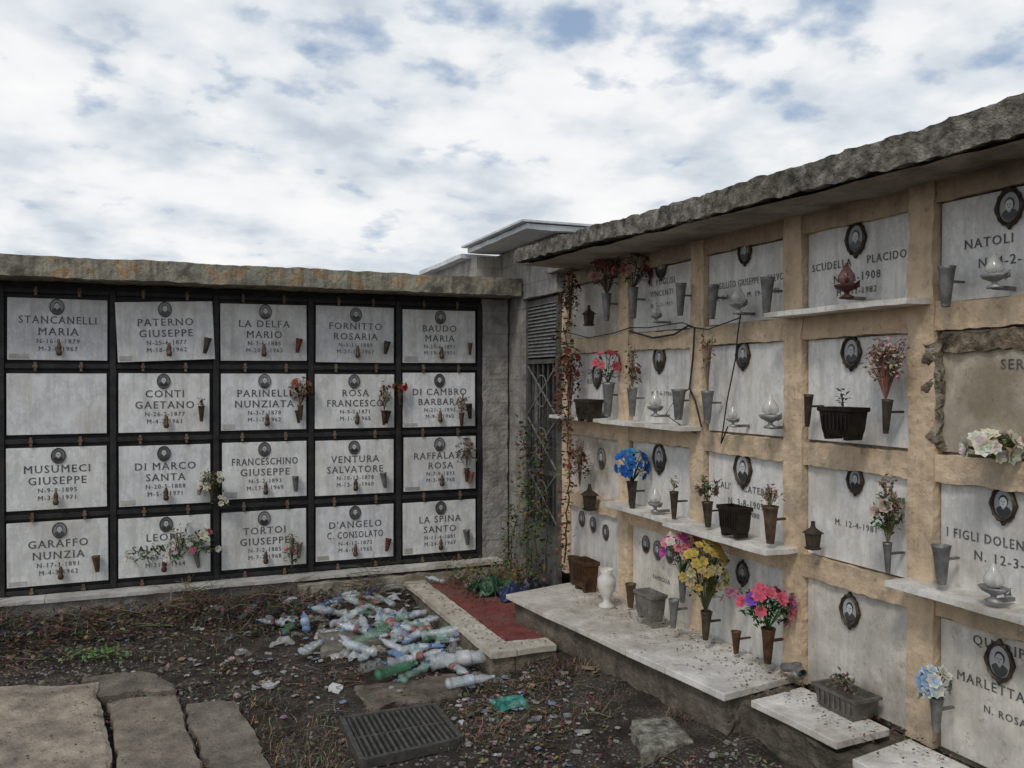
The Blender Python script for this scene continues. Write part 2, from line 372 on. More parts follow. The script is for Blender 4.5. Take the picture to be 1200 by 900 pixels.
names = [["STANCANELLI|MARIA", "PATERNO|GIUSEPPE", "LA DELFA|MARIO", "FORNITTO|ROSARIA", "BAUDO|MARIA"],
         ["", "CONTI|GAETANO", "PARINELLI|NUNZIATA", "ROSA|FRANCESCO", "DI CAMBRO|BARBARA"],
         ["MUSUMECI|GIUSEPPE", "DI MARCO|SANTA", "FRANCESCHINO|GIUSEPPE", "VENTURA|SALVATORE", "RAFFALATA|ROSA"],
         ["GARAFFO|NUNZIA", "LEONE|SALVATRICE", "TORTOI|GIUSEPPE", "D'ANGELO|C. CONSOLATO", "LA SPINA|SANTO"]]
for j in range(4):
    for i in range(-2, 5):
        cx = x0 + (i + .5) * cw + U(-.006, .006); cz = zt - (j + .5) * ch + U(-.006, .004)
        nm = names[j][i] if i >= 0 else "ROSSI|ANNA"
        tilt = rad(2.6) if (i, j) == (1, 0) else rad(U(-.4, .4))
        hw = .325 + U(-.006, .004); hh = .226 + U(-.008, .004)
        if (i, j) == (1, 0): hw = .34; hh = .222
        M = ML(cx, cz, .02 if (i, j) != (1, 0) else .052) @ Matrix.Rotation(tilt, 4, 'Z')
        e = empty('memorial_plaque'); e.parent = left
        c = U(.85, 1.0) * (.9 if j == 0 else 1); mb = MB(); mb.box(-hw, hw, -hh, hh, 0, .025, 'marble', (c, c, c * U(.97, 1.02)), M); mb.build('marble_slab', e, .002)  # top row slabs tinted darker, eave shade put into their colour
        if not nm: continue
        mb = MB(); Mt = M @ Matrix.Translation((0, 0, .026)); a, b = nm.split('|')
        text(mb, a, Mt, .078, .5, .042); text(mb, b, Mt, .078, .46, -.042)
        yr = random.randint(60, 72); mo = random.randint(1, 12)
        text(mb, "N-%d-%d-18%d" % (random.randint(1, 28), mo, random.randint(70, 99)), Mt, .045, .34, -.1)
        text(mb, "M-%d-%d-19%d" % (random.randint(1, 28), mo, yr), Mt, .045, .34, -.155)
        mb.build('inscription', e)
        mb = MB(); portrait(mb, Mt @ Matrix.Translation((U(-.01, .01), .163, 0)), .048, .058, thin=True); mb.build('portrait', e)
        if R() < .6:
            mb = MB(); mb.box(-hw + .01, -hw + U(.08, .14), -hh + .012, -hh + U(.035, .06), .0255, .028, 'marble_dirty', g(.7), M); mb.build('label', e)
        mb = MB(); P = (Mt @ Vector((U(-.01, .02), -.19, 0)))
        Ml = TR(P - Vector((0, .035, 0)), 'L')
        mb.lathe([(.012, 0), (.02, .012), (.02, .03), (.013, .04), (.017, .06), (.01, .09), (.002, .1)], 8, 'bronze', (1.5, 1.2, 1), Ml); mb.box(-.004, .004, 0, .04, .005, .012, 'bronze', (1, 1, 1), Ml)
        mb.build('votive_lamp', e)
        if R() < .85:
            mb = MB(); P = (Mt @ Vector((hw - U(.06, .09), -U(.15, .19), 0))); Mv = TR(P - Vector((0, .04, 0)), 'L') @ Matrix.Rotation(rad(U(-12, 12)), 4, 'Y')
            vase_geo(mb, Mv, U(.1, .13), U(.28, .4), random.choice(['bronze', 'metal', 'bronze']), random.choice([(1.6, 1.3, 1.1), g(1), g(.8), (2.0, 1.0, .8)])); mb.build('vase', e)
def flowL(px, py, hpx, blooms, leafcol, nleaf=26, spread=.07, r=.028, dr=0):
    p, m = onL(px, py, .1); mb = MB(); h = hpx * m
    vase_geo(mb, TR(p, 'L'), .12, .3, 'bronze', (1.3, 1.1, 1)); top = p + Vector((0, 0, .11))
    stuff(mb, top, spread, h, blooms, leafcol, nleaf, r)
    if dr: dry(mb, top, spread, h, dr, (.2, .12, .07))
    mb.build('flower_vase')
flowL(352, 492, 32, [(10, (.33, .09, .05)), (4, (.2, .1, .05))], (.16, .08, .035), 70, .085)
flowL(450, 498, 34, [(2, (.3, .08, .05))], (.05, .07, .03), 40, .06, .02, 8)
flowL(469, 474, 10, [(5, (.6, .04, .05)), (2, (.3, .06, .04))], (.06, .1, .04), 24, .05)
flowL(547, 565, 36, [(4, (.3, .17, .1))], (.14, .1, .05), 70, .1, .024, 18)
flowL(541, 500, 22, [(1, (.3, .2, .1))], (.16, .1, .05), 30, .06, .02, 8)
flowL(236, 494, 10, [], (.1, .1, .05), 8, .03, .02, 3)
p, m = onL(248, 580, .12); mb = MB(); stuff(mb, p, .09, .17, [(7, (.75, .72, .55))], (.09, .13, .04), 60, .034); dry(mb, p + Vector((0, 0, -.05)), .14, .24, 18, (.15, .14, .06)); stuff(mb, p + Vector((.06, 0, -.1)), .06, .08, [(4, (.75, .7, .55))], (.1, .12, .05), 12, .026); mb.build('flower_bouquet')
p, m = onL(210, 650, .13); mb = MB()
for k in range(7): stuff(mb, p + Vector((-.28 + k * .085, U(-.05, .03), U(-.09, .03) + .02)), .08, U(.05, .16), [(1, (.75, .66, .6)), (k % 2, (.5, .12, .16))], (.07, .12, .035), 22, .032)
stuff(mb, p + Vector((.12, 0, .02)), .12, .16, [(3, (.7, .66, .5)), (1, (.5, .1, .14))], (.06, .11, .035), 90, .034); dry(mb, p + Vector((0, 0, -.02)), .2, .22, 18, (.14, .13, .06))
mb.build('flower_bouquet')
p, m = onL(342, 666, .13); mb = MB(); dry(mb, p, .06, .26, 22, (.12, .12, .05)); stuff(mb, p, .06, .16, [(2, (.5, .1, .1))], (.06, .08, .03), 34, .02); mb.build('flower_bouquet')

# ================================================================== RIGHT NICHE WALL
right = empty('burial_niche_wall')
yc = [6.05, 5.11, 4.246, 3.42, 2.644, 1.85, 1.05]; zb = [2.57, 2.05, 1.445, .89]
ct = .066
mb = MB(); mb.box(W + .085, W + 2.3, .95, 6.1, -.1, 2.6, 'concrete'); mb.build('carcass', right)
mb = MB()
for y in yc: mb.rough(W, W + .1, y - ct, y + ct, .3, 2.62, 'beige_paint', .02, .007, 16, amp2=.008, col=g(U(.92, 1.03)))
mb.build('columns', right)
mb = MB()
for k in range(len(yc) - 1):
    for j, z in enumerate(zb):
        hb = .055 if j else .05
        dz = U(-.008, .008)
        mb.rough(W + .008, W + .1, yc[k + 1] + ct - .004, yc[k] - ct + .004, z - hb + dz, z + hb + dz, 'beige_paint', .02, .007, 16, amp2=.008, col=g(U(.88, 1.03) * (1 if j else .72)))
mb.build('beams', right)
txtR = {(1, 0): ["N. PUGLISI", "VINCENTI", "N. 2-11-1911"], (2, 0): ["", "VIRGILLITO GIUSEPPE in SALVO", "N. 8-9-1902   M. 19-2-1982"],
        (3, 0): ["SCUDELLA     PLACIDO", "N.1-1-1908", "M.7-11-1982"], (4, 0): ["NATOLI  MARIA", "N. 4-2-1911", ""],
        (2, 2): ["CALI'     CATERINA", "N. 3-8-1909", "M. 4-9-1980"], (4, 2): ["I FIGLI DOLENTI A PAPA'", "N. 12-3-1910", ""], (4, 1): ["SERI", "", ""],
        (4, 3): ["QUI RIPOSA", "MARLETTA MARIA", "N. ROSANO"], (1, 3): ["", "", "FAMIGLIA"], (0, 1): ["GRASSO", "ROSARIO", ""], (3, 2): ["", "", "M. 12-4-1981"], (1, 1): ["", "", "N. 2-6-1906"]}
for k in range(6):
    y = (yc[k] + yc[k + 1]) / 2; hw = (yc[k] - yc[k + 1]) / 2 - ct + .004
    for j in range(4):
        zt_ = zb[j] - .05; zl = (zb[j + 1] + .055) if j < 3 else .30
        z = (zt_ + zl) / 2; hh = (zt_ - zl) / 2 + .004
        M = MR(y, z, -.055) @ Matrix.Rotation(rad(U(-.3, .3)), 4, 'Z'); e = empty('memorial_plaque'); e.parent = right
        cement = (k, j) == (4, 1)
        c = U(.88, 1.03); mb = MB()
        mb.box(-hw - .02, hw + .02, -hh - .02, hh + .02, -.02, 0, 'concrete', (1, .95, .85), M)
        mb.box(-hw + .012, hw - .012, -hh + .012, hh - .01, .001, .02, 'marble_dirty' if cement or (k, j) in ((0, 0), (0, 2), (3, 3), (1, 3), (4, 3)) else 'marble', (c, c * .98, c * .94) if not cement else (.72, .66, .55), M); mb.build('marble_slab', e, .002)
        Mt = M @ Matrix.Translation((0, 0, .021)); mb = MB()
        tt = txtR.get((k, j))
        ty = {(3, 0): [.01, -.06, -.12], (4, 3): [.2, .04, -.05], (4, 2): [.0, -.07, 0], (2, 0): [0, -0.0, -.065], (4, 0): [.0, -.08, 0], (2, 2): [.02, -.06, -.11]}.get((k, j), [.09, .02, -.05])
        if tt:
            for q, s in enumerate(tt):
                if s: text(mb, s, Mt, (.052 if q < 2 else .04) if len(s) > 12 or q else .055, hw * 1.75, ty[q])
        if mb.v: mb.build('inscription', e)
for (px, py, hp) in [(775, 313, 26), (873, 295, 28), (1003, 280, 37), (1183, 243, 42), (773, 420, 30), (871, 416, 30), (998, 413, 36),
                     (705, 537, 24), (773, 537, 32), (871, 550, 38), (1003, 563, 30), (1177, 591, 40), (757, 638, 20), (771, 645, 22), (785, 650, 20),
                     (682, 608, 18), (695, 615, 18), (710, 624, 18), (871, 672, 26), (997, 716, 36), (1173, 776, 44), (700, 440, 26)]:
    p, m = onR(px, py, -.03); b = hp * m * .52; mb = MB()
    portrait(mb, MR(p.y, p.z, -.032), b * .76, b, g(1) if hp > 25 else g(2), thin=hp < 25); mb.build('portrait', right)
mb = MB()
for (k, j, pr) in [(3, 0, .13), (1, 1, .14), (1, 2, .14), (2, 2, .2), (4, 2, .14), (0, 1, .1)]:
    z = zb[j + 1] + .058
    mb.rough(W - pr, W + .045, yc[k + 1] - .05, yc[k] + .05, z, z + .024, 'marble_dirty', .05, .003, col=g(1.08))
mb.build('marble_shelves', right)
def sfn(q):
    t = (q.y - .9) / (5.75 - .9); fx = 2.66 + (2.35 - 2.66) * t
    u = (q.x - 0) / 1.0
    x = fx + (W + .35 - fx) * u
    low = .045 * (1 - t) * (1 - min(1, max(0, u))) if q.z < 2.7 else 0
    return Vector((x, q.y, q.z + .015 * t - .004 * (1 - t) - low - (.03 * (1 - min(1, max(0, u))))))
mb = MB(); mb.rough(0, 1, .9, 5.72, 2.662, 2.75, 'slab_concrete', .02, .013, 15, sfn, amp2=.014); mb.build('roof_slab', right)
mb = MB()
vs = []; n = 60
for i in range(n + 1):
    y = .92 + (5.70 - .92) * i / n; t = (y - .9) / 4.85; fx = 2.66 - .31 * t
    for q in range(8):
        x = fx + .03 + noise.noise(Vector((y * 3, 7, 1))) * .03 * (q == 0) + (W + .09 - fx) * q / 7; vs.append((x, y, 2.602 + .018 * t - .024 * (1 - t) * (1 - q / 7) + noise.noise(Vector((x * 7, y * 5, 0))) * .014))
mb.add(vs, [(i * 8 + q, i * 8 + q + 1, i * 8 + q + 9, i * 8 + q + 8) for i in range(n) for q in range(7)], 'soffit'); mb.build('soffit', right)
mb = MB(); mb.rough(W + .3, W + 2.4, .9, 6.1, 2.63, 2.72, 'concrete', .25, .01); mb.rough(W - .12, W + .3, 5.73, 6.12, 2.63, 2.72, 'concrete', .06, .008); mb.build('roof_deck', right)
mb = MB(); mb.rough(W - .008, W + .05, 2.55, 2.635, 1.52, 1.95, 'slab_concrete', .013, .02, 16, col=(1.5, 1.4, 1.25), amp2=.025)
mb.rough(W + .02, W + .06, 1.95, 2.6, 1.91, 1.99, 'slab_concrete', .02, .016, 14, col=(1.2, 1.05, .88)); mb.build('broken_render', right)

# platform in front of the wall
plat = empty('stone_platform')
mb = MB()
def pfn(q):
    t = (q.y - 3.3) / 2.2; fx = 2.46 - .24 * t
    return Vector((fx + .02 + (W + .05 - fx) * q.x, q.y, q.z))
mb.rough(0, 1, 3.36, 5.45, -.1, .288, 'concrete', .025, .02, 8, pfn, amp2=.02, col=(.55, .5, .44))
mb.rough(2.56, W + .08, .95, 3.35, -.1, .27, 'concrete', .025, .024, 8, amp2=.025, col=(.46, .42, .37)); mb.build('concrete_base', plat)
mb = MB(); A = (.95, .92, .87)
mb.prism([(2.19, 5.48), (2.72, 5.62), (W + .02, 5.62), (W + .02, 4.12), (2.34, 4.10), (2.31, 4.4), (2.27, 4.75), (2.24, 4.95)], .291, .322, 'marble_dirty', A)
mb.prism([(2.335, 4.085), (W + .02, 4.105), (W + .02, 3.41), (2.84, 3.40), (2.62, 3.36), (2.43, 3.33), (2.4, 3.6)], .294, .33, 'marble_dirty', g(1.1))
mb.prism([(2.86, 3.30), (2.7, 3.27), (2.52, 3.25), (2.54, 3.0), (2.55, 2.74), (2.86, 2.76)], .285, .318, 'marble_dirty', g(1.12))
mb.prism([(2.86, 2.66), (2.50, 2.6), (2.54, 1.9), (2.87, 1.9)], .28, .315, 'marble_dirty', g(1.08))
mb.build('marble_slabs', plat, .004)

# tiled step with marble kerb (leads to gate)
step = empty('tiled_step')
mb = MB()
mb.rough(1.98, 2.9, 4.98, 6.75, -.1, .135, 'red_tile', .06, .003)
mb.build('tiles', step)
mb = MB(); mb.rough(1.84, 1.985, 4.82, 6.8, -.1, .12, 'concrete', .04, .012, col=(.7, .64, .55)); mb.rough(1.99, 2.27, 4.82, 4.985, -.1, .12, 'concrete', .04, .012, col=(.7, .64, .55))
y = 4.80
while y < 6.75:
    l = U(.5, .75); mb.rough(1.825, 1.99, y, min(y + l - .006, 6.8), .124, .158, 'marble_dirty', .03, .005, col=(.9, .86, .77)); y += l
mb.rough(1.996, 2.26, 4.805, 4.985, .124, .156, 'marble_dirty', .03, .005, col=(.9, .86, .77)); mb.rough(1.99, 2.85, 6.755, 6.83, -.1, .157, 'concrete', .05, .006)
mb.build('kerb', step)

# ================================================================== CHAPEL WITH GATE
ch_ = empty('funerary_chapel')
mb = MB()
mb.rough(2.835, 3.0, 6.71, 7.06, 0, 2.93, 'block_wall', .04, .009)
mb.rough(2.837, 3.0, 6.02, 6.71, 2.48, 2.93, 'block_wall', .04, .009)
mb.box(2.84, 4.9, 7.07, 8.6, 2.6, 2.93, 'block_wall'); mb.box(2.99, 4.9, 6.125, 6.2, 2.7, 2.93, 'block_wall')
mb.box(2.6, 2.835, 7.2, 8.5, 2.66, 2.9, 'block_wall', g(1.2)); mb.build('walls', ch_)
mb = MB(); mb.box(3.35, 3.4, 5.95, 7.1, 0, 2.6, 'black_iron'); mb.box(3.0, 3.35, 6.72, 6.76, 0, 2.6, 'concrete', g(.6)); mb.build('dark_interior', ch_)  # flat black panel paints the shade inside the chapel; side wall is concrete
mb = MB(); mb.rough(2.55, 5.0, 5.95, 7.3, 2.94, 2.98, 'white_roof', .1, .006, 6); mb.rough(2.5, 3.6, 7.35, 8.7, 2.9, 2.94, 'white_roof', .1, .006, 6)
mb.box(2.5, 5.0, 5.92, 7.34, 2.988, 3.004, 'white_roof', g(.9)); mb.build('roof', ch_)
gate = empty('iron_gate'); mb = MB(); GX = 2.865
g0, g1 = 6.09, 6.69; mt = 'metal'; gc = g(.8)
for y in (g0, g1): mb.box(GX, GX + .035, y - .018, y + .018, .12, 2.46, mt, gc)
for z in (.14, .62, 1.05, 1.95, 2.44): mb.box(GX + .003, GX + .032, g0 + .019, g1 - .019, z - .018, z + .018, mt, gc)
for k in range(16):
    z = 1.985 + k * .0285; mb.add([(GX, g0 + .02, z), (GX, g1 - .02, z), (GX + .022, g1 - .02, z + .026), (GX + .022, g0 + .02, z + .026)], [(0, 1, 2, 3)], mt, g(1.6))
for k in range(1, 6):
    y = g0 + (g1 - g0) * k / 6; mb.box(GX + .012, GX + .024, y - .006, y + .006, .64, 1.93, mt, gc)
for z0_ in (.64, 1.07, 1.5):
    z1_ = z0_ + .42
    mb.tube([(GX + .006, g0, z0_), (GX + .006, g1, z1_)], .007, mt, g(1.5)); mb.tube([(GX + .004, g1, z0_), (GX + .004, g0, z1_)], .007, mt, g(1.5))
    ym = (g0 + g1) / 2; zm = (z0_ + z1_) / 2
    mb.tube([(GX + .002, ym + .11 * math.cos(a * .3927), zm + .13 * math.sin(a * .3927)) for a in range(17)], .006, mt, g(1.5))
mb.box(GX + .01, GX + .02, g0 + .02, g1 - .02, .16, .6, mt, g(1.3)); mb.build('gate_leaf', gate)

# ================================================================== WALL ITEMS (RIGHT)
def it(kind, px, py, hp, off=.07, **k):
    p, m = onR(px, py, off); h = hp * m; M = TR(p, 'R'); mb = MB(); nm = 'flower_vase'
    if kind == 'vase': M = M @ Matrix.Rotation(rad(U(-4, 4)), 4, 'Y')
    fl = k.get('fl'); lc = k.get('lc', (.05, .09, .03))
    if kind == 'vase': vase_geo(mb, M, h, k.get('w', .28), k.get('mat', 'metal'), k.get('col', g(1))); top = p + Vector((0, 0, h * .95))
    elif kind == 'lamp': lamp_geo(mb, M, h, k.get('col', g(1)), k.get('glass', (.7, .69, .64))); nm = 'grave_lamp'; mb.box(-.01, .01, 0, .1, -.004, .01, 'metal', g(1), M); top = p
    elif kind == 'lantern': lantern_geo(mb, M, h); nm = 'grave_lantern'; top = p
    elif kind == 'planter': planter_geo(mb, M, h, k['wp'] * m / .93 * 1.0, k.get('mat', 'bronze'), k.get('col', g(1))); nm = 'grave_planter'; top = p + Vector((0, 0, h * .9))
    elif kind == 'none': top = p; nm = 'flower_bouquet'
    if fl is not None: stuff(mb, top, k['sp'] * m, k['fh'] * m, fl, lc, k.get('nl', 40), k.get('r', .03))
    if k.get('dr'): dry(mb, top, k.get('dsp', k.get('sp', 20)) * m, k.get('dh', 40) * m, k['dr'], k.get('dc', (.22, .14, .09)), hc=k.get('hc'))
    mb.build(nm)
ORG = (.35, .13, .1)
# row 1
it('vase', 711, 376, 32, fl=[(12, (.42, .16, .16)), (8, (.48, .32, .24))], sp=20, fh=46, lc=(.11, .08, .05), nl=110, dr=16, dh=56, r=.032)
it('none', 668, 375, 40, .1, fl=[(6, (.2, .06, .05))], sp=12, fh=50, lc=(.12, .08, .04), nl=120, dr=40, dsp=12, dh=64)
it('lantern', 690, 382, 22)
it('vase', 742, 373, 36, fl=[(12, (.36, .1, .12)), (8, (.42, .3, .22))], sp=24, fh=40, lc=(.1, .08, .05), nl=90, r=.032)
it('lamp', 769, 378, 22); it('vase', 797, 370, 38, w=.26)
it('vase', 834, 374, 40, w=.27); it('lamp', 865, 368, 34); it('vase', 898, 367, 42, w=.3)
it('lamp', 992, 350, 42, .08, col=(.3, .14, .12), glass=(.25, .06, .045))
it('vase', 1108, 360, 48, w=.3); it('lamp', 1165, 338, 42)
# row 2
it('vase', 712, 488, 40, fl=[(11, (.7, .16, .2)), (4, (.55, .1, .12))], sp=18, fh=36, lc=(.06, .08, .035), nl=40, r=.034)
it('planter', 690, 494, 26, .09, wp=34, col=g(.8)); it('none', 668, 480, 40, .1, fl=[(8, (.28, .07, .05))], sp=15, fh=76, lc=(.16, .06, .04), nl=170, dr=36, dh=66)
it('vase', 741, 488, 34, dr=16, dsp=13, dh=50, fl=[(2, ORG)], sp=12, fh=32, lc=(.16, .1, .05), nl=50)
it('lamp', 768, 488, 30, .1); it('vase', 795, 492, 36, w=.36)
it('vase', 829, 496, 38, w=.3, dr=18, dsp=14, dh=66); it('lamp', 859, 500, 24); it('lamp', 903, 502, 40)
it('vase', 946, 500, 38, w=.22, mat='bronze'); it('planter', 988, 515, 38, .12, wp=48, col=g(.35)); it('none', 988, 480, 10, .12, dr=5, dsp=5, dh=18, dc=(.04, .04, .035))
it('vase', 1038, 508, 40, w=.24, mat='bronze', dr=110, dsp=30, dh=68, dc=(.25, .13, .09), hc=(.46, .34, .28))
it('none', 1165, 538, 30, .06, fl=[(24, (.78, .74, .6))], sp=36, fh=28, lc=(.2, .22, .1), nl=110, r=.038)
# row 3
it('none', 680, 570, 30, .1, fl=[(4, (.25, .07, .05))], sp=14, fh=46, lc=(.15, .07, .05), nl=120, dr=34, dh=56)
it('lantern', 691, 598, 28)
it('vase', 741, 596, 32, .1, w=.3, mat='bronze', fl=[(26, (.03, .15, .5)), (6, (.06, .28, .5))], sp=20, fh=36, lc=(.04, .07, .06), nl=30)
it('lamp', 768, 600, 28, .1); it('vase', 790, 608, 32, .1, w=.25, mat='bronze', dr=6, dsp=6, dh=16)
it('vase', 830, 618, 30, .12, w=.34, mat='bronze', fl=[(4, (.5, .35, .25))], sp=14, fh=30, lc=(.1, .11, .05), nl=70)
it('planter', 861, 629, 36, .14, wp=36, col=g(.4)); it('vase', 903, 637, 44, .14, w=.32, mat='bronze', col=(1.8, 1.6, 1.4), dr=22, dsp=16, dh=24)
it('lantern', 953, 644, 30, .05); it('vase', 1041, 672, 36, .06, w=.22, col=g(.8), fl=[(7, (.5, .42, .33))], sp=17, fh=62, lc=(.1, .14, .05), nl=110, dr=20, dsp=16, dh=76)
it('vase', 1104, 685, 46, .08, w=.34); it('lamp', 1165, 706, 46, .1)
# row 4 (on the platform)
it('planter', 686, 692, 36, .15, wp=32, mat='bronze', col=(1.3, .9, .7)); it('vase', 672, 684, 32, .16, w=.32, mat='bronze')
mb = MB(); p = onG(711, 712, .322); mb.lathe([(.05, 0), (.055, .015), (.02, .04), (.025, .06), (.06, .13), (.06, .19), (.035, .22), (.05, .25), (.045, .25), (.025, .21)], 18, 'wet', (.7, .67, .62), Matrix.Translation(p)); mb.build('ceramic_urn')
it('vase', 739, 712, 28, .12, w=.34, mat='bronze', col=(1.6, 1.4, 1.2)); it('planter', 762, 726, 32, .2, wp=36, mat='concrete', col=g(.7))
it('vase', 789, 736, 34, .22, w=.28, mat='metal', fl=[], sp=5, fh=5, nl=0)
it('vase', 800, 706, 30, .12, fl=[(13, (.8, .28, .32)), (6, (.75, .6, .55)), (5, (.55, .1, .4))], sp=24, fh=52, nl=60, r=.034)
it('vase', 827, 750, 34, .17, w=.3, mat='bronze', fl=[(38, (.58, .42, .1)), (14, (.5, .42, .22))], sp=28, fh=80, lc=(.1, .11, .045), nl=130, r=.029)
it('vase', 863, 766, 26, .1, w=.34, mat='bronze', col=(1.6, 1.1, .8))
it('vase', 900, 778, 42, .12, w=.3, mat='bronze', col=(1.6, 1.1, .8), fl=[(11, (.7, .13, .19)), (6, (.7, .27, .33)), (3, (.2, .08, .4))], sp=34, fh=50, lc=(.04, .11, .03), nl=200, r=.033)
it('none', 862, 700, 20, .1, fl=[(2, (.5, .2, .3))], sp=8, fh=14, nl=12)
it('planter', 992, 838, 30, .08, wp=64, mat='metal', col=(.8, .75, .7)); it('none', 992, 812, 10, .1, dr=30, dsp=26, dh=16, dc=(.12, .1, .07))
mb = MB(); p, m = onR(935, 790, .06); mb.tube([p + Vector((0, .1, .0)), p + Vector((0, 0, .03)), p + Vector((-.02, -.06, .02))], .022, 'metal', g(1.2), 10); mb.lathe([(.03, 0), (.032, .03), (.022, .035), (.022, .07)], 12, 'metal', g(1.2), Matrix.Translation(p + Vector((0, 0, -.02)))); mb.build('water_tap')
it('vase', 1098, 858, 40, .1, w=.3, fl=[(10, (.3, .42, .6)), (10, (.7, .7, .65))], sp=18, fh=34, lc=(.12, .14, .1), nl=24)
mb = MB()
cpts = [onR(*a, .02)[0] for a in [(738, 388), (765, 396), (790, 392), (806, 382), (814, 384), (812, 420), (808, 455), (815, 470), (822, 500)]]
mb.tube(cpts, .006, 'black_iron', g(1), 6)
cpts = [onR(*a, .02)[0] for a in [(868, 366), (864, 395), (862, 420), (852, 470), (845, 520), (853, 500)]]
mb.tube(cpts, .004, 'black_iron', g(1), 6)
cpts = [onR(*a, .02)[0] for a in [(660, 388), (690, 396), (720, 390), (738, 384), (760, 384), (800, 378), (814, 384), (830, 386), (868, 372)]]
mb.tube(cpts, .0035, 'black_iron', g(1), 6)
cpts = [onR(*a, .02)[0] for a in [(808, 455), (790, 470), (780, 486), (800, 500), (816, 508)]]
mb.tube(cpts, .0035, 'black_iron', g(1), 6); mb.build('electric_cable')

# ================================================================== VINE BY THE GATE
mb = MB()
def vine(pts, n, leafcol, r=.006, jit=.05):
    P = [Vector(p) for p in pts]; line = []
    for a, b in zip(P, P[1:]):
        for t in range(5): line.append(a.lerp(b, t / 5) + Vector((U(-1, 1), U(-1, 1), U(-1, 1))) * .012)
    mb.tube(line, r, 'matte', (.09, .065, .045), 5, r * .4)
    for i in range(n):
        q = random.choice(line) + Vector((U(-jit, jit * .3), U(-jit, jit), U(-jit, jit)))
        mb.leaf(q, U(.025, .055), U(.02, .04), tuple(c * U(.5, 1.5) for c in random.choice(leafcol)))
GR = [(.05, .09, .03), (.08, .12, .035), (.14, .11, .05)]
vine([onR(*a, .12)[0] for a in [(625, 668), (615, 620), (622, 570), (614, 520), (618, 495)]], 200, GR, jit=.07)
vine([onR(*a, .1)[0] for a in [(640, 672), (640, 600), (634, 560), (640, 500)]], 160, GR + [(.2, .07, .04)], jit=.06)
vine([onR(*a, .15)[0] for a in [(600, 670), (598, 640), (606, 610), (600, 590)]], 110, GR, jit=.08)
vine([onR(*a, .14)[0] for a in [(632, 672), (627, 630), (630, 600), (612, 565)]], 150, GR, jit=.1)
vine([onR(*a, .13)[0] for a in [(662, 660), (665, 600), (668, 560), (664, 500), (668, 440), (662, 400), (670, 350)]], 320, [(.17, .07, .045), (.12, .1, .05), (.22, .13, .08)], .007, .07)
vine([onR(*a, .12)[0] for a in [(664, 500), (658, 470), (660, 410)]], 100, [(.28, .08, .05), (.15, .06, .04)], .004, .06)
mb.build('climbing_plant')

# ================================================================== COURTYARD PAVING
def slab(c, z1, mat='paving', col=(1, 1, 1), name='paving_slab', jag=.02, n=36, rz=.012):
    c = [onG(a, b, z1) for a, b in c]; vs = []; mb = MB()
    for i in range(n + 1):
        for j in range(n + 1):
            u, v = i / n, j / n; p = (c[0].lerp(c[1], u)).lerp(c[3].lerp(c[2], u), v)
            e = min(u, 1 - u, v, 1 - v); k = max(0, 1 - e * 8)
            p = p + noise.noise_vector(p * 5) * jag * k + noise.noise_vector(p * 17) * jag * .6 * k
            p.z = z1 + noise.noise(Vector((p.x * 3, p.y * 3, 2))) * rz + noise.noise(Vector((p.x * 13, p.y * 13, 2))) * rz * .35 - (.012 if e == 0 else 0)
            vs.append(tuple(p))
    fs = [(i * (n + 1) + j, (i + 1) * (n + 1) + j, (i + 1) * (n + 1) + j + 1, i * (n + 1) + j + 1) for i in range(n) for j in range(n)]
    rim = [i * (n + 1) for i in range(n + 1)] + [n * (n + 1) + j for j in range(1, n + 1)] + [i * (n + 1) + n for i in range(n - 1, -1, -1)] + [j for j in range(n - 1, 0, -1)]
    o = len(vs); vs += [(vs[q][0], vs[q][1], -.12) for q in rim]; L = len(rim)
    fs += [(rim[q], rim[(q + 1) % L], o + (q + 1) % L, o + q) for q in range(L)]
    mb.add(vs, fs, mat, col); mb.build(name)
slab([(-80, 806), (112, 799), (136, 930), (-130, 930)], .07, col=(1, .96, .9), jag=.02)
slab([(126, 822), (205, 812), (248, 930), (142, 930)], .055, col=(.66, .64, .6), jag=.02)
slab([(214, 824), (275, 818), (338, 930), (258, 930)], .05, col=(.58, .57, .55), jag=.03)
slab([(94, 792), (190, 788), (204, 806), (116, 815)], .05, col=(.5, .49, .47), jag=.05)
slab([(418, 802), (532, 790), (540, 812), (428, 834)], .028, 'concrete', (.6, .53, .47), jag=.05)
slab([(372, 742), (440, 735), (452, 752), (380, 762)], .05, 'concrete', (.8, .78, .72), jag=.05)
slab([(742, 842), (785, 838), (812, 868), (752, 880)], .12, 'slab_concrete', (1.3, 1.35, 1.35), 'terrazzo_tile', .02, 14, .004)
gr = empty('drain_grate'); c = [onG(*a, .04) for a in [(400, 842), (508, 826), (540, 866), (424, 892)]]
mb = MB()
def bil(u, v): return (c[0].lerp(c[1], u)).lerp(c[3].lerp(c[2], u), v)
def bar(a, b, w, z0, z1, cc=.42):
    d = (b - a).normalized(); s = Vector((-d.y, d.x, 0)) * w / 2
    mb.prism([tuple(q[:2]) for q in (a - s, b - s, b + s, a + s)], z0, z1, 'metal', (cc, cc * .95, cc * .86))
for u in (0, 1): bar(bil(u, 0), bil(u, 1), .026, .0, .047, .6)
for v in (0, 1): bar(bil(0.02, v), bil(.98, v), .026, .0, .045, .6)
for k in range(1, 17): bar(bil(k / 17, .02), bil(k / 17, .98), .013, .01, .04, U(.5, .75))
bar(bil(0.02, .5), bil(.98, .5), .016, .008, .036, .6); mb.build('bars', gr)
mb = MB(); mb.prism([tuple(bil(u, v)[:2]) for u, v in ((0, 0), (1, 0), (1, 1), (0, 1))], .0, .026, 'black_iron'); mb.build('dark_pit_plate', gr)  # shallow black plate, its colour standing in for shade below the bars

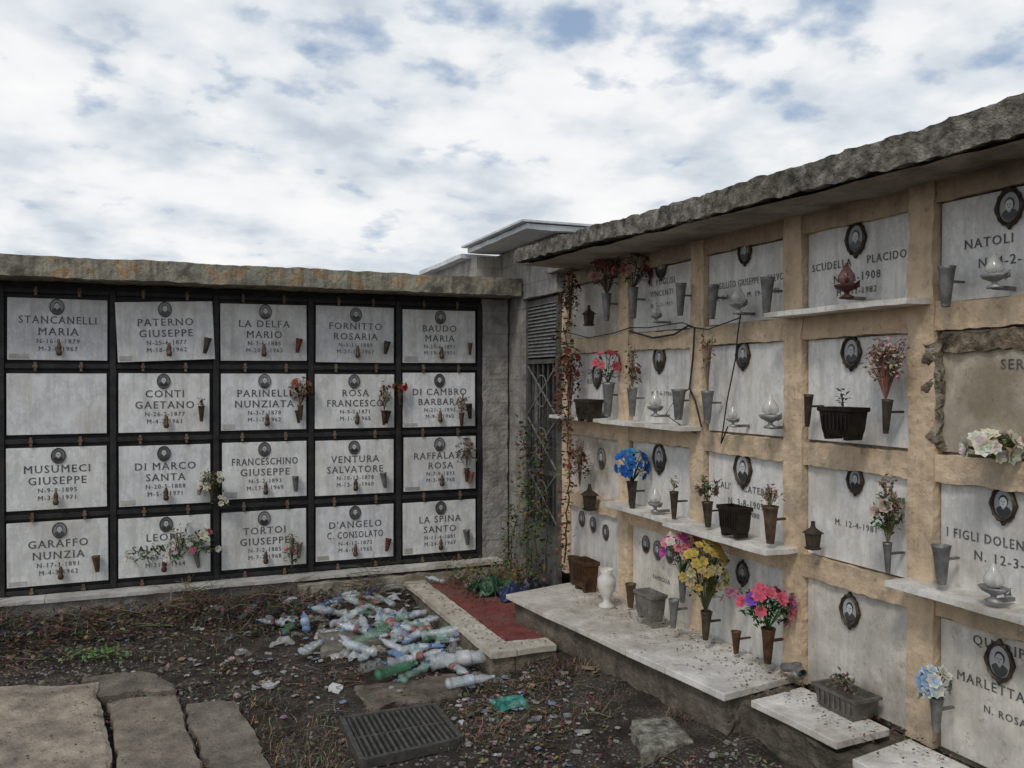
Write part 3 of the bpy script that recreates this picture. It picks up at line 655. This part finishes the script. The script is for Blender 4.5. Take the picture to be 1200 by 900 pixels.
# ================================================================== LITTER
def gp(px, py):
    p = onG(px, py, .03); p.z = gz(p.x, p.y); return p
def inside_ok(x, y):
    return not (x > 1.82 and y > 4.8) and not (x > 2.2 and y > 3.3) and x < 2.52 and y < 6.82
BR = [(.1, .07, .045), (.16, .115, .075), (.075, .055, .04), (.24, .18, .12), (.13, .1, .075), (.055, .043, .034), (.2, .17, .13)]
mb = MB()
for i in range(21000):
    x, y = U(-1.9, 2.5), U(2.9, 6.85)
    if not inside_ok(x, y): continue
    dn = noise.noise(Vector((x * 1.6, y * 1.6, 9))) + noise.noise(Vector((x * 5, y * 5, 9))) * .5 + .25 * sm(1.4, 2.3, x) + .3 * sm(6.0, 6.7, y)
    if dn < U(-.2, .45): continue
    q = random.choice(BR); L = U(.01, .045); mb.leaf((x, y, gz(x, y) + U(.003, .025)), L, L * U(.25, .7), tuple(a * U(.6, 1.5) for a in q), d=Vector((U(-1, 1), U(-1, 1), U(-.1, .5))))
for i in range(700):
    x, y = U(-1.8, .6), U(3.6, 5.6); q = random.choice(BR); L = U(.006, .026)
    mb.leaf((x, y, .076), L, L * .5, q, d=Vector((U(-1, 1), U(-1, 1), .05)))
mb.build('fallen_leaves')
mb = MB()
def twig(x, y, z, L, col, r=.0025, up=.15):
    a = U(0, 6.28); d = Vector((math.cos(a), math.sin(a), U(-.02, up))); p = Vector((x, y, z))
    k = p + d * L * .5 + Vector((U(-.15, .15), U(-.15, .15), U(0, .1))) * L
    mb.tube([p, k, p + d * L], r, 'matte', col, 3, r * .5)
for i in range(5600):
    x, y = U(-1.9, 2.5), U(2.9, 6.85)
    if not inside_ok(x, y): continue
    if noise.noise(Vector((x * 1.3, y * 1.3, 4))) + .4 * sm(6, 6.5, y) < U(-.2, .4): continue
    twig(x, y, gz(x, y) + .01, U(.04, .2), tuple(a * U(.8, 1.9) for a in random.choice(BR)), U(.0008, .0028), .2)
for i in range(1500): # heap along the wall base
    x = U(-2.0, 1.6); y = 6.8 - abs(random.gauss(0, .22)); hh = max(0, noise.noise(Vector((x * 2.2, 4, 7))) + .25) * .3
    twig(x, y, gz(x, y) + U(.0, hh), U(.08, .3), tuple(a * U(.6, 1.5) for a in random.choice(BR)), U(.001, .0035), .5)
mb.build('fallen_twigs')
mb = MB()
for i in range(7500):
    x, y = U(-1.2, 2.5), U(2.9, 6.4)
    if not inside_ok(x, y): continue
    if noise.noise(Vector((x * 1.1, y * 1.1, 14))) + .55 * (1 - sm(3.7, 4.7, y)) < U(-.15, .5): continue
    r = U(.003, .011) * (2.2 if R() < .03 else 1); c = U(.1, .32); M = Matrix.Translation((x, y, gz(x, y) + r * .3)) @ Matrix.Rotation(U(0, 6), 4, 'Z') @ Matrix.Diagonal((U(.8, 1.4), U(.7, 1.1), U(.5, .9), 1))
    mb.lathe([(r * .5, -r * .8), (r, -.1 * r), (r * .8, .6 * r), (r * .1, .85 * r)], 6, 'matte', (c, c * U(.92, .98), c * U(.84, .94)), M, False)
mb.build('gravel')
def clump(mb, cx, cy, rx, ry, n, h0, h1, cols, w=.003, z=None):
    for i in range(n):
        x = cx + random.gauss(0, rx * .5); y = cy + random.gauss(0, ry * .5); zz = gz(x, y) if z is None else z
        if y > D - .22: y = D - .24
        h = U(h0, h1) * (1 if R() < .8 else 1.6); a = U(0, 6.28); l = U(.5, 2.2) * h; d = Vector((math.cos(a), math.sin(a), 0))
        p0 = Vector((x, y, zz - .005)); p1 = p0 + d * l * .35 + Vector((0, 0, h * U(.4, .7))); p2 = p0 + d * l * .9 + Vector((0, 0, h * U(.2, 1))); s = Vector((-d.y, d.x, 0)) * w * U(.5, 1.1)
        c = tuple(q * U(.6, 1.5) for q in random.choice(cols))
        mb.add([p0 - s, p0 + s, p1 + s * .8, p1 - s * .8, p2], [(0, 1, 2, 3), (3, 2, 4)], 'matte', c)
STR = [(.24, .18, .11), (.15, .115, .075), (.34, .26, .16), (.1, .075, .055)]
DK = [(.07, .058, .046), (.11, .09, .065), (.045, .038, .031), (.17, .14, .1)]
mb = MB()
for (px, py, rx, ry, n, h) in [(340, 868, .4, .35, 1300, .06), (600, 850, .4, .15, 620, .05), (650, 800, .3, .2, 480, .07), (690, 790, .25, .15, 360, .08), (300, 820, .3, .3, 500, .05),
                               (500, 762, .2, .15, 300, .06), (380, 885, .25, .15, 500, .05), (230, 760, .5, .2, 320, .05), (570, 760, .2, .15, 240, .05), (800, 860, .15, .1, 200, .06), (540, 830, .3, .1, 200, .04), (680, 840, .3, .15, 400, .05)]:
    p = gp(px, py); clump(mb, p.x, p.y, rx, ry, n, .01, h, STR + DK[:2], .0022)
mb.build('dry_grass')
mb = MB()
for (px, n, h) in [(20, 500, .12), (85, 250, .08), (140, 500, .11), (205, 200, .08), (265, 1000, .2), (300, 400, .12), (350, 150, .07), (-60, 400, .15)]:
    p = gp(px, 728); clump(mb, p.x + U(-.1, .1), 6.6, .32, .3, n, .02, h, DK, .0025)
for i in range(3800):
    x = U(-2, 1.2); y = 6.8 - abs(random.gauss(0, .25)); q = random.choice(BR)
    mb.leaf((x, y, gz(x, y) + U(0, .09)), U(.02, .06), U(.008, .035), tuple(a * U(.5, 1.4) for a in q))
mb.build('dry_brush')
mb = MB()
for (px, py, n) in [(118, 770, 90), (100, 768, 40), (420, 712, 30), (650, 745, 20)]:
    p = gp(px, py)
    for i in range(n): mb.leaf(p + Vector((random.gauss(0, .08), random.gauss(0, .05), U(.01, .06))), U(.03, .06), U(.015, .026), tuple(q * U(.6, 1.4) for q in (.15, .24, .08)))
mb.build('green_weed')
mb = MB(); p = gp(600, 690)
clump(mb, 2.45, 6.4, .3, .25, 260, .08, .26, [(.09, .11, .04), (.16, .12, .06), (.2, .13, .07)], .004, z=.13)
for i in range(260): mb.leaf((U(2.1, 2.8), U(6.1, 6.75), U(.14, .34)), U(.03, .05), .025, tuple(q * U(.5, 1.5) for q in random.choice(GR + [(.2, .14, .08)])))
mb.build('weeds')

def bottle(px, py, L, ang, col, label=None, mat='plastic', cap=(.5, .5, .55), crush=.15, base=None, tilt=88):
    p = gp(px, py); r = L * .12; mb = MB()
    if base is not None: p = onG(px, py, base)
    p.z = max(p.z, .03) + r * .82
    prof = [(r * .5, 0), (r * .95, .01), (r, .03)]
    for k in range(11): prof += [(r * (1 if k % 2 else .92) * U(1 - crush, 1), L * (.1 + k * .054))]
    prof += [(r * .9, L * .71), (r * .55, L * .82), (r * .28, L * .9), (r * .27, L * .94)]
    M = Matrix.Translation(p) @ Matrix.Rotation(ang, 4, 'Z') @ Matrix.Rotation(rad(tilt), 4, 'Y') @ Matrix.Diagonal((1 - crush, 1 + crush * .4, 1, 1))
    o = len(mb.v); mb.lathe(prof, 20, mat, col, M)
    for q in range(o, len(mb.v)):
        v = Vector(mb.v[q]); mb.v[q] = tuple(v + noise.noise_vector(v * 18) * r * crush * 1.2)
    mb.lathe([(r * .33, L * .93), (r * .33, L * .985), (r * .3, L * .985)], 12, 'wet', cap, M); mb.lathe([(r * .33, L * .985), (.001, L * .986)], 12, 'wet', cap, M)
    if label: mb.lathe([(r * 1.03, L * .38), (r * 1.03, L * .54)], 18, 'wet', label, M)
    mb.build('plastic_bottle')
CL = (.8, .87, .9); GN = (.08, .32, .18)
bottle(503, 786, .46, rad(-6), CL, (.5, .5, .5), cap=(.6, .1, .1)); bottle(522, 808, .3, rad(-4), CL, (.4, .45, .52)); bottle(545, 776, .26, rad(-20), CL, (.35, .12, .1))
bottle(440, 798, .3, rad(18), GN, cap=(.05, .3, .15)); bottle(428, 712, .24, rad(50), (.2, .35, .8), crush=.3); bottle(478, 745, .26, rad(80), CL); bottle(470, 802, .28, rad(35), (.25, .45, .34), crush=.35)
bottle(575, 828, .2, rad(5), (.1, .45, .35), crush=.4, cap=(.1, .25, .7)); bottle(618, 700, .2, rad(150), (.3, .45, .8), base=.14, crush=.3)
bottle(545, 690, .2, rad(20), CL, base=.14, crush=.3); bottle(520, 684, .2, rad(120), CL, base=.16, crush=.3)
for i in range(105):
    px, py = random.choice([(470, 735), (500, 755), (430, 765), (510, 770), (400, 715), (460, 710), (350, 720), (480, 700), (440, 700), (480, 745), (470, 775), (320, 728)])
    px += random.gauss(0, 26); py += random.gauss(0, 12)
    q = gp(px, py)
    if not inside_ok(q.x + .12, q.y + .05): continue
    bottle(px, py, U(.18, .34), U(0, 6.28), random.choice([CL, CL, CL, CL, (.6, .75, .72), (.3, .5, .85), (.15, .36, .22)]), random.choice([None, None, None, (.4, .44, .5), (.3, .14, .12)]), cap=random.choice([(.4, .4, .45), (.1, .2, .5), (.4, .1, .1)]), crush=U(.15, .4), tilt=U(70, 92))

def crumple(name, px, py, sx, sy, h, col, mat='film', base=None, seed=0):
    p = gp(px, py)
    if base is not None: p = onG(px, py, base)
    mb = MB(); n = 18; vs = []
    for i in range(n + 1):
        for j in range(n + 1):
            u, v = i / n * 2 - 1, j / n * 2 - 1; e = max(0, 1 - (u * u + v * v) * .62)
            q = Vector((u * sx * 12, v * sy * 12, seed * 7.3 + px)); k = 1 + .6 * noise.noise(Vector((u, v, px)))
            vs.append((p.x + u * sx * k + noise.noise(q) * sx * .4, p.y + v * sy * k + noise.noise(q + Vector((9, 9, 9))) * sy * .4, p.z + .008 + h * e * (.55 + .9 * abs(noise.noise(q * .9)) + .7 * noise.noise(q * 2.7))))
    mb.add(vs, [(i * (n + 1) + j, (i + 1) * (n + 1) + j, (i + 1) * (n + 1) + j + 1, i * (n + 1) + j + 1) for i in range(n) for j in range(n)], mat, col)
    mb.build(name)
crumple('plastic_bag', 578, 694, .16, .12, .12, (.02, .09, .04), 'wet', .14); crumple('plastic_bag', 604, 700, .13, .1, .1, (.02, .03, .09), 'wet', .14)
crumple('plastic_bag', 545, 655, .12, .12, .16, (.1, .26, .18), 'plastic', .14); crumple('plastic_bag', 622, 690, .12, .1, .08, (.03, .03, .04), 'wet', .14)
crumple('plastic_bag', 540, 676, .1, .1, .07, (.4, .32, .26), 'film', .14); crumple('plastic_bag', 590, 668, .1, .1, .07, (.3, .1, .07), 'film', .14)
crumple('plastic_bag', 597, 822, .09, .06, .05, (.05, .33, .27), 'film'); crumple('plastic_bag', 436, 700, .06, .07, .08, (.08, .16, .42), 'film')
crumple('plastic_bag', 560, 682, .08, .07, .07, (.5, .52, .5), 'film', .14)
for (px, py, s, c) in [(350, 718, .16, (.4, .42, .45)), (300, 712, .12, (.3, .31, .33)), (470, 735, .1, (.5, .55, .55)), (520, 745, .1, (.5, .55, .55)), (400, 765, .08, (.55, .53, .5)), (440, 780, .1, (.4, .42, .4)),
                       (400, 712, .13, (.3, .32, .33)), (12, 755, .07, (.3, .33, .4)), (500, 690, .12, (.45, .5, .5)), (460, 705, .1, (.5, .52, .52)), (250, 735, .1, (.25, .22, .2)), (385, 740, .1, (.5, .48, .44)),
                       (265, 712, .1, (.12, .11, .11)), (535, 758, .08, (.5, .5, .5)), (485, 772, .08, (.4, .36, .3)), (425, 740, .08, (.5, .5, .48)),
                       (320, 724, .12, (.4, .4, .4)), (215, 722, .08, (.3, .28, .25)), (160, 716, .08, (.4, .38, .34)), (370, 728, .1, (.45, .45, .42)), (70, 728, .06, (.3, .27, .24)), (450, 722, .1, (.5, .53, .55)), (500, 725, .09, (.55, .58, .58)), (540, 740, .07, (.3, .28, .25)), (415, 755, .07, (.35, .3, .25)), (330, 752, .06, (.4, .38, .35)), (285, 765, .05, (.45, .42, .4)), (560, 790, .05, (.4, .36, .3))]:
    crumple('plastic_sheet', px, py, s, s * .6, .045, c, random.choice(['film', 'plastic', 'film']), None, px)
for i in range(34):
    px, py = 430 + random.gauss(0, 60), 735 + random.gauss(0, 22); q = gp(px, py)
    if not inside_ok(q.x + .1, q.y): continue
    s = U(.03, .08); crumple('plastic_sheet', px, py, s, s * U(.5, .9), U(.03, .07), random.choice([(.5, .53, .55), (.6, .62, .62), (.35, .32, .28), (.2, .18, .16), (.4, .42, .45), (.45, .38, .3)]), random.choice(['film', 'film', 'plastic']), None, px)
def chipg(m_, p, w, l, col, h=.015):
    M = Matrix.Translation(p + Vector((0, 0, h * .6 + .008))) @ Matrix.Rotation(U(0, 3), 4, 'Z') @ Matrix.Rotation(U(-.3, .3), 4, 'X')
    m_.prism([(-w, -l), (w * .2, -l * 1.15), (w, -l * .8), (w * .9, l), (-w * .3, l * 1.1), (-w * 1.1, l * .7)], -h / 2, h / 2, 'matte', col, M)
m_ = MB()
for (px, py, w, l, c) in [(393, 806, .05, .035, (.75, .74, .7)), (315, 806, .03, .04, (.5, .5, .5)), (686, 862, .02, .02, (.5, .48, .42)), (420, 690, .04, .05, (.6, .62, .62)), (620, 850, .03, .02, (.4, .25, .2)), (690, 800, .04, .03, (.28, .2, .13)), (500, 735, .04, .03, (.65, .65, .6)), (130, 828, .01, .01, (.5, .5, .5))]:
    chipg(m_, gp(px, py), w, l, c)
for i in range(620):
    px, py = random.choice([(470, 745), (400, 730), (560, 800), (300, 800), (640, 830), (200, 745), (520, 720), (330, 725)])
    p = gp(px + random.gauss(0, 55), py + random.gauss(0, 24))
    if not inside_ok(p.x, p.y): continue
    w = U(.004, .022); chipg(m_, p, w, w * U(.4, 1.2), random.choice([g(.55), g(.35), (.5, .46, .4), (.35, .3, .25), (.2, .26, .36), (.28, .18, .13), (.3, .33, .33), (.15, .14, .12), (.4, .37, .33)]), .004)
m_.build('rubbish')
for (px, py, c) in [(655, 770, (.4, .22, .1)), (145, 745, (.38, .22, .1)), (175, 735, (.32, .2, .1)), (610, 805, (.45, .3, .15)), (270, 778, (.5, .36, .34)), (318, 804, (.55, .54, .5)), (515, 762, (.4, .28, .14)), (290, 745, (.4, .38, .34)), (700, 805, (.3, .22, .15)), (640, 835, (.25, .18, .12))]:
    p = gp(px, py); mb = MB()
    for i in range(6): mb.bloom(p + Vector((U(-.06, .06), U(-.05, .05), U(.015, .03))), (U(-.5, .5), U(-.5, .5), 1), U(.012, .026), c)
    mb.build('dropped_flowers')
mb = MB()
for i in range(1000):
    y = U(2.0, 5.4); x = W - abs(random.gauss(0, .2)) - .01
    if x < 2.35 + .25 * (y < 3.35): continue
    L = U(.006, .026); mb.leaf((x, y, .332 + U(0, .004)), L, L * .5, tuple(a * U(.7, 1.5) for a in random.choice(BR)), d=Vector((U(-1, 1), U(-1, 1), .1)))
for i in range(500):
    y = U(4.85, 6.7); x = U(1.85, 2.8)
    L = U(.008, .03); mb.leaf((x, y, .162 if (x < 2 or y < 4.98) else .14), L, L * .5, tuple(a * U(.7, 1.5) for a in random.choice(BR)), d=Vector((U(-1, 1), U(-1, 1), .1)))
mb.build('leaf_litter')

bpy.data.objects.remove(_to)

# ================================================================== SKY, SUN, CAMERA
sd = Vector((-.55, -.45, .85)).normalized()
w = bpy.data.worlds.new('World'); bpy.context.scene.world = w; w.use_nodes = True; nt = w.node_tree
bg = nt.nodes['Background']; bg.inputs['Strength'].default_value = .1
sky = nt.nodes.new('ShaderNodeTexSky'); sky.sky_type = 'NISHITA'; sky.sun_disc = False
sky.sun_elevation = math.asin(sd.z); sky.sun_rotation = math.atan2(sd.x, sd.y)
tc = nt.nodes.new('ShaderNodeTexCoord').outputs['Generated']
sx = nt.nodes.new('ShaderNodeSeparateXYZ'); nt.links.new(tc, sx.inputs[0])
def mth(op, a, b):
    n = nt.nodes.new('ShaderNodeMath'); n.operation = op
    for s, v in zip(n.inputs, (a, b)):
        if isinstance(v, (int, float)): s.default_value = v
        else: nt.links.new(v, s)
    return n.outputs[0]
zc = mth('ADD', mth('MAXIMUM', sx.outputs[2], 0), .26)
cb = nt.nodes.new('ShaderNodeCombineXYZ'); nt.links.new(mth('DIVIDE', sx.outputs[0], zc), cb.inputs[0]); nt.links.new(mth('DIVIDE', sx.outputs[1], zc), cb.inputs[1])
v = cb.outputs[0]
n1 = noisen(nt, v, 6.5, 7, .5); n2 = noisen(nt, v, 1.3, 3, .5)
nb = mth('ADD', mth('MULTIPLY', n1, .66), mth('MULTIPLY', n2, .34))
nb2 = mth('ADD', nb, mth('MULTIPLY', mth('SUBTRACT', .36, sx.outputs[2]), .3))
cov = ramp(nt, nb2, [(.37, g(.05)), (.47, g(1))])
off = nt.nodes.new('ShaderNodeVectorMath'); off.operation = 'ADD'; off.inputs[1].default_value = (5.3, 2.1, 0.4); nt.links.new(v, off.inputs[0])
n3 = noisen(nt, off.outputs[0], 3.2, 7, .52)
cc = ramp(nt, mth('ADD', mth('MULTIPLY', n3, .6), mth('MULTIPLY', nb, .4)), [(.39, (5.6, 6.2, 7.0)), (.46, (7.2, 7.7, 8.2)), (.53, (8.9, 9.05, 9.2)), (.62, (9.7, 9.7, 9.7))])
blue = mixn(nt, .6, sky.outputs[0], (3.7, 5.0, 7.0))
fin = mixn(nt, cov, blue, cc)
nt.links.new(fin, bg.inputs['Color'])
sl = bpy.data.lights.new('sun', 'SUN'); sl.energy = 1.3; sl.angle = rad(12); sl.color = (1, .95, .87)
so = bpy.data.objects.new('sun', sl); bpy.context.scene.collection.objects.link(so); so.rotation_euler = sd.to_track_quat('Z', 'Y').to_euler()
cam = bpy.data.cameras.new('camera'); cam.lens = 36 * F / 1200; cam.sensor_width = 36; cam.clip_end = 2000; cam.clip_start = .05
co = bpy.data.objects.new('camera', cam); bpy.context.scene.collection.objects.link(co)
co.location = (0, 0, CAMH); co.rotation_euler = (rad(90 - .285), 0, -TH); bpy.context.scene.camera = co
vs_ = bpy.context.scene.view_settings; vs_.view_transform = 'Standard'; vs_.look = 'None'; vs_.exposure = 0
